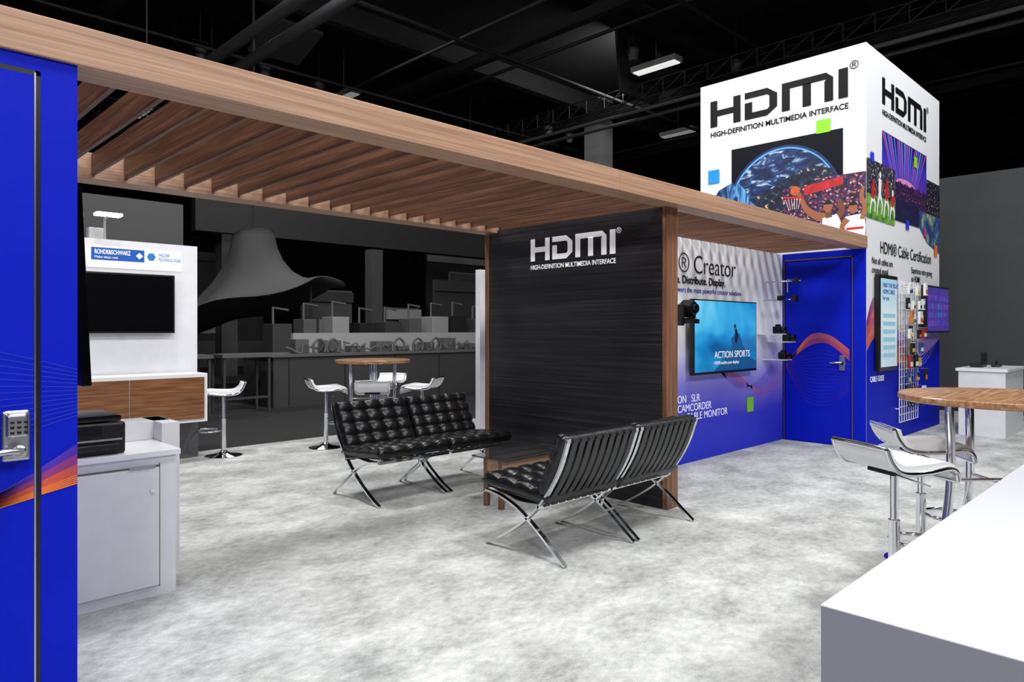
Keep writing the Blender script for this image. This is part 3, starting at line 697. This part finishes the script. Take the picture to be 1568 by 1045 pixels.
for j,(r,z) in enumerate(pf):
    for i in range(n):
        a=2*math.pi*i/n; px,py=math.cos(a),math.sin(a)
        right=px*.712-py*.702; k=(r/2.1)**1.5
        rr=r*(1+.05*k*math.sin(7*a)); vs.append((rr*px,rr*py,z+k*(.66*right-.02+ .10*math.sin(5*a+1))))
for j in range(len(pf)-1):
    for i in range(n):
        a=j*n+i;b=j*n+(i+1)%n; fs.append((a,b,b+n,a+n))
fs.append(tuple(range(n)))
CAN=mat('canopy_fabric',(92,92,93),.8)
o=mesh('shell',vs,fs,CAN,can,smooth=True); md=o.modifiers.new('s','SOLIDIFY'); md.thickness=.02
tubes('hangers',[[(0,0,3.8),(0,0,10.6)],[(-1.0,1.0,1.6),(-1.0,1.0,0)],[(1.0,-1.0,2.5),(1.0,-1.0,0)]],.03,DG,can)
def col(name,x,y,w,z0,z1,m): box(name,(x-w/2,y-w/2,z0),(x+w/2,y+w/2,z1),m)
col('support_column',22,17.4,.8,-.012,10.6,DG3)
col('support_column',9,22,.5,-.012,5,DG2); col('support_column',4.2,14,.28,-.012,3.2,DG3); col('support_column',12.5,19,.4,-.012,4,DG2); col('support_column',7.6,24,.5,-.012,4.5,DG2)
ex=[(9.6,18.2,1.6,.5,2.6,DG2),(11.6,17.0,1.2,.5,2.1,DG),(13.4,17.0,1.8,.6,3.0,DG),(3.8,19.6,2.0,.5,2.5,DG),(16.5,20,3,.5,3.6,DG2),(2.4,22,3.5,.5,4.0,DG),(8,28,5,.5,4.5,DG),(20,26,6,.5,5,DG),(1.0,14,2.0,.4,2.8,DG2)]
for i,(x,y,w,dp,h,m) in enumerate(ex):
    g=grp('exhibition_booth'); box('back_wall',(x,y,-.012),(x+w,y+.12,h),m,g); box('counter',(x+.1,y-dp,-.012),(x+w-.1,y-.001,1.0),DG2 if m!=DG2 else DG,g)
    box('header',(x,y-.1,h-.35),(x+w,y-.001,h-.05),DG3 if i%2 else DG,g); box('monitor',(x+w*.3,y-.06,1.3),(x+w*.7,y-.001,1.75),DG3 if i%3==0 else BLACKG,g)
og=grp('overhead_sign'); box('band',(7.5,20.5,4.3),(19,20.8,5.3),DG,og); tubes('cables',[[(8,20.6,5.3),(8,20.6,10.6)],[(18,20.6,5.3),(18,20.6,10.6)]],.02,DG,og)

ct_=grp('ceiling_ducts')
tubes('pipes',[[(6.66,-13,8.0),(6.66,49,8.0)],[(7.35,-13,8.0),(7.35,49,8.0)]],.14,TRUSS,ct_,res=4)
tubes('conduits',[[(x_,-13,z_),(x_,49,z_)] for x_,z_ in [(17.3,8.0),(18.0,8.0)]],.06,TRUSS,ct_)
tubes('conduits_dark',[[(x_,-13,z_),(x_,49,z_)] for x_,z_ in [(12.0,9.2),(24,9.0),(3.4,9.3),(28,9.6),(15.0,9.5)]],.055,TRD,ct_)
tubes('conduits_cross',[[(-13,y_,z_),(49,y_,z_)] for y_,z_ in [(9,9.3),(13.5,8.8),(19,9.0),(24,8.6),(30,9.0),(36,9.2)]],.05,TRD,ct_)
def truss(name,p0,p1,w,m):
    g=grp(name); p0=Vector(p0);p1=Vector(p1);d=(p1-p0);L=d.length;d.normalize();s_=Vector((-d.y,d.x,0))*w/2;u_=Vector((0,0,w/2))
    segs=[[p0+s_+u_,p1+s_+u_],[p0-s_+u_,p1-s_+u_],[p0+s_-u_,p1+s_-u_],[p0-s_-u_,p1-s_-u_]]
    k=int(L/(w*1.6))
    for i in range(k):
        a=p0+d*(i*w*1.6); b=p0+d*((i+1)*w*1.6)
        segs+= [[a+s_+u_,b+s_-u_],[a+s_-u_,b-s_-u_],[a+s_+u_,a+s_-u_]]
    tubes('members',segs,.018,m,g,res=1); return g
truss('ceiling_truss',(17.6,2,8.6),(17.6,40,8.6),.45,TRD)
truss('ceiling_truss',(2,24,8.3),(44,24,8.3),.5,TRD)
for yy in [6,11,16.8,26,33,40]:
    box('ceiling_beam',(-13,yy,9.8),(49,yy+.3,10.4),DK,None)
for xx in [5,14,21,27]:
    box('ceiling_beam',(xx,-13,9.5),(xx+.25,49,9.8),DK,None)
for (x,y,z) in [(17,11.35,9.0),(12,20,9.0),(24,15,9.2),(8,27,9.2),(30,12,9.2),(22,30,9.2),(5,16.5,5.8),(14,33,9.2)]:
    g=grp('high_bay_lamp',(x,y,z),math.radians(90)); box('housing',(-.75,-.2,0),(.75,.2,.15),DG3,g); box('tube',(-.7,-.15,-.03),(.7,.15,0),mat('lamp_bright',(230,230,228),.5,emit=1.0) if (x,y)==(17,11.35) else mat('lamp_dim',(200,200,198),.5,emit=.3),g); tube('hanger',[(0,0,.15),(0,0,10.6-z)],.012,DG2,g)
for k in range(12):
    x=random.uniform(6,24); y=random.uniform(9,26)
    g=grp('rigging_fixture',(x,y,8.9)); lathe('can',[(.12,0),(.16,.3),(.08,.38)],TRUSS,g,n=16); tube('yoke',[(-.2,0,.15),(-.2,0,.5),(.2,0,.5),(.2,0,.15)],.02,TRD,g); tube('clamp',[(0,0,.5),(0,0,1.7)],.02,TRD,g)

# ================================================================= LIGHTS
def area(name,loc,target,size,power,col=(1,1,1)):
    g=grp(name,loc)
    L=bpy.data.lights.new(name,'AREA'); L.shape='SQUARE'; L.size=size; L.energy=power; L.color=col
    o=bpy.data.objects.new('lamp',L); link(o,g)
    d=Vector(target)-Vector(loc); o.rotation_euler=d.to_track_quat('-Z','Y').to_euler()
    h=size/2
    hb=box('housing',(-h,-h,.05),(h,h,.15),DG,None); hb.parent=g; hb.rotation_euler=o.rotation_euler  # box added behind every area light, the fill lights included
    return o
K=.58
area('area_light',(1.5,1.2,8),(2,2,0),.9,500*K)
area('area_light',(6,0.5,8),(6,1.5,0),.9,500*K)
area('area_light',(11,0.2,8),(10,2,1),1.0,340*K)
area('area_light',(1.8,6.8,8),(2.2,6,0),.8,500*K)
area('area_light',(6.2,7.0,8),(5.5,6,0),.8,440*K)
area('area_light',(-3.5,-3.5,6.5),(4,4,1),1.6,560*K)  # fill added on the camera side for surfaces facing it, as the next two
area('area_light',(3.0,-5,7),(8,4,2),1.6,520*K)
area('area_light',(-4.5,3.0,7),(8,4,3),1.6,430*K)
area('area_light',(9,18,9.3),(9,15,0),1.5,190)  # this and the two below are added to brighten the background hall
area('area_light',(18,12.8,9.6),(18,20,9),2.0,110)
area('area_light',(6,10.5,9),(8,13,0),1.2,130)
w=bpy.data.worlds.new('world'); S.world=w; w.use_nodes=True
w.node_tree.nodes['Background'].inputs[0].default_value=(.5,.5,.52,1); w.node_tree.nodes['Background'].inputs[1].default_value=.05

# ================================================================= CAMERA
cam=bpy.data.cameras.new('camera'); cam.lens=24.45; cam.sensor_width=36; cam.shift_y=-0.0112; cam.clip_end=200
co=bpy.data.objects.new('camera',cam); S.collection.objects.link(co)
co.location=(0,0,1.45); co.rotation_euler=(math.radians(90),0,math.radians(-44.57))
S.camera=co
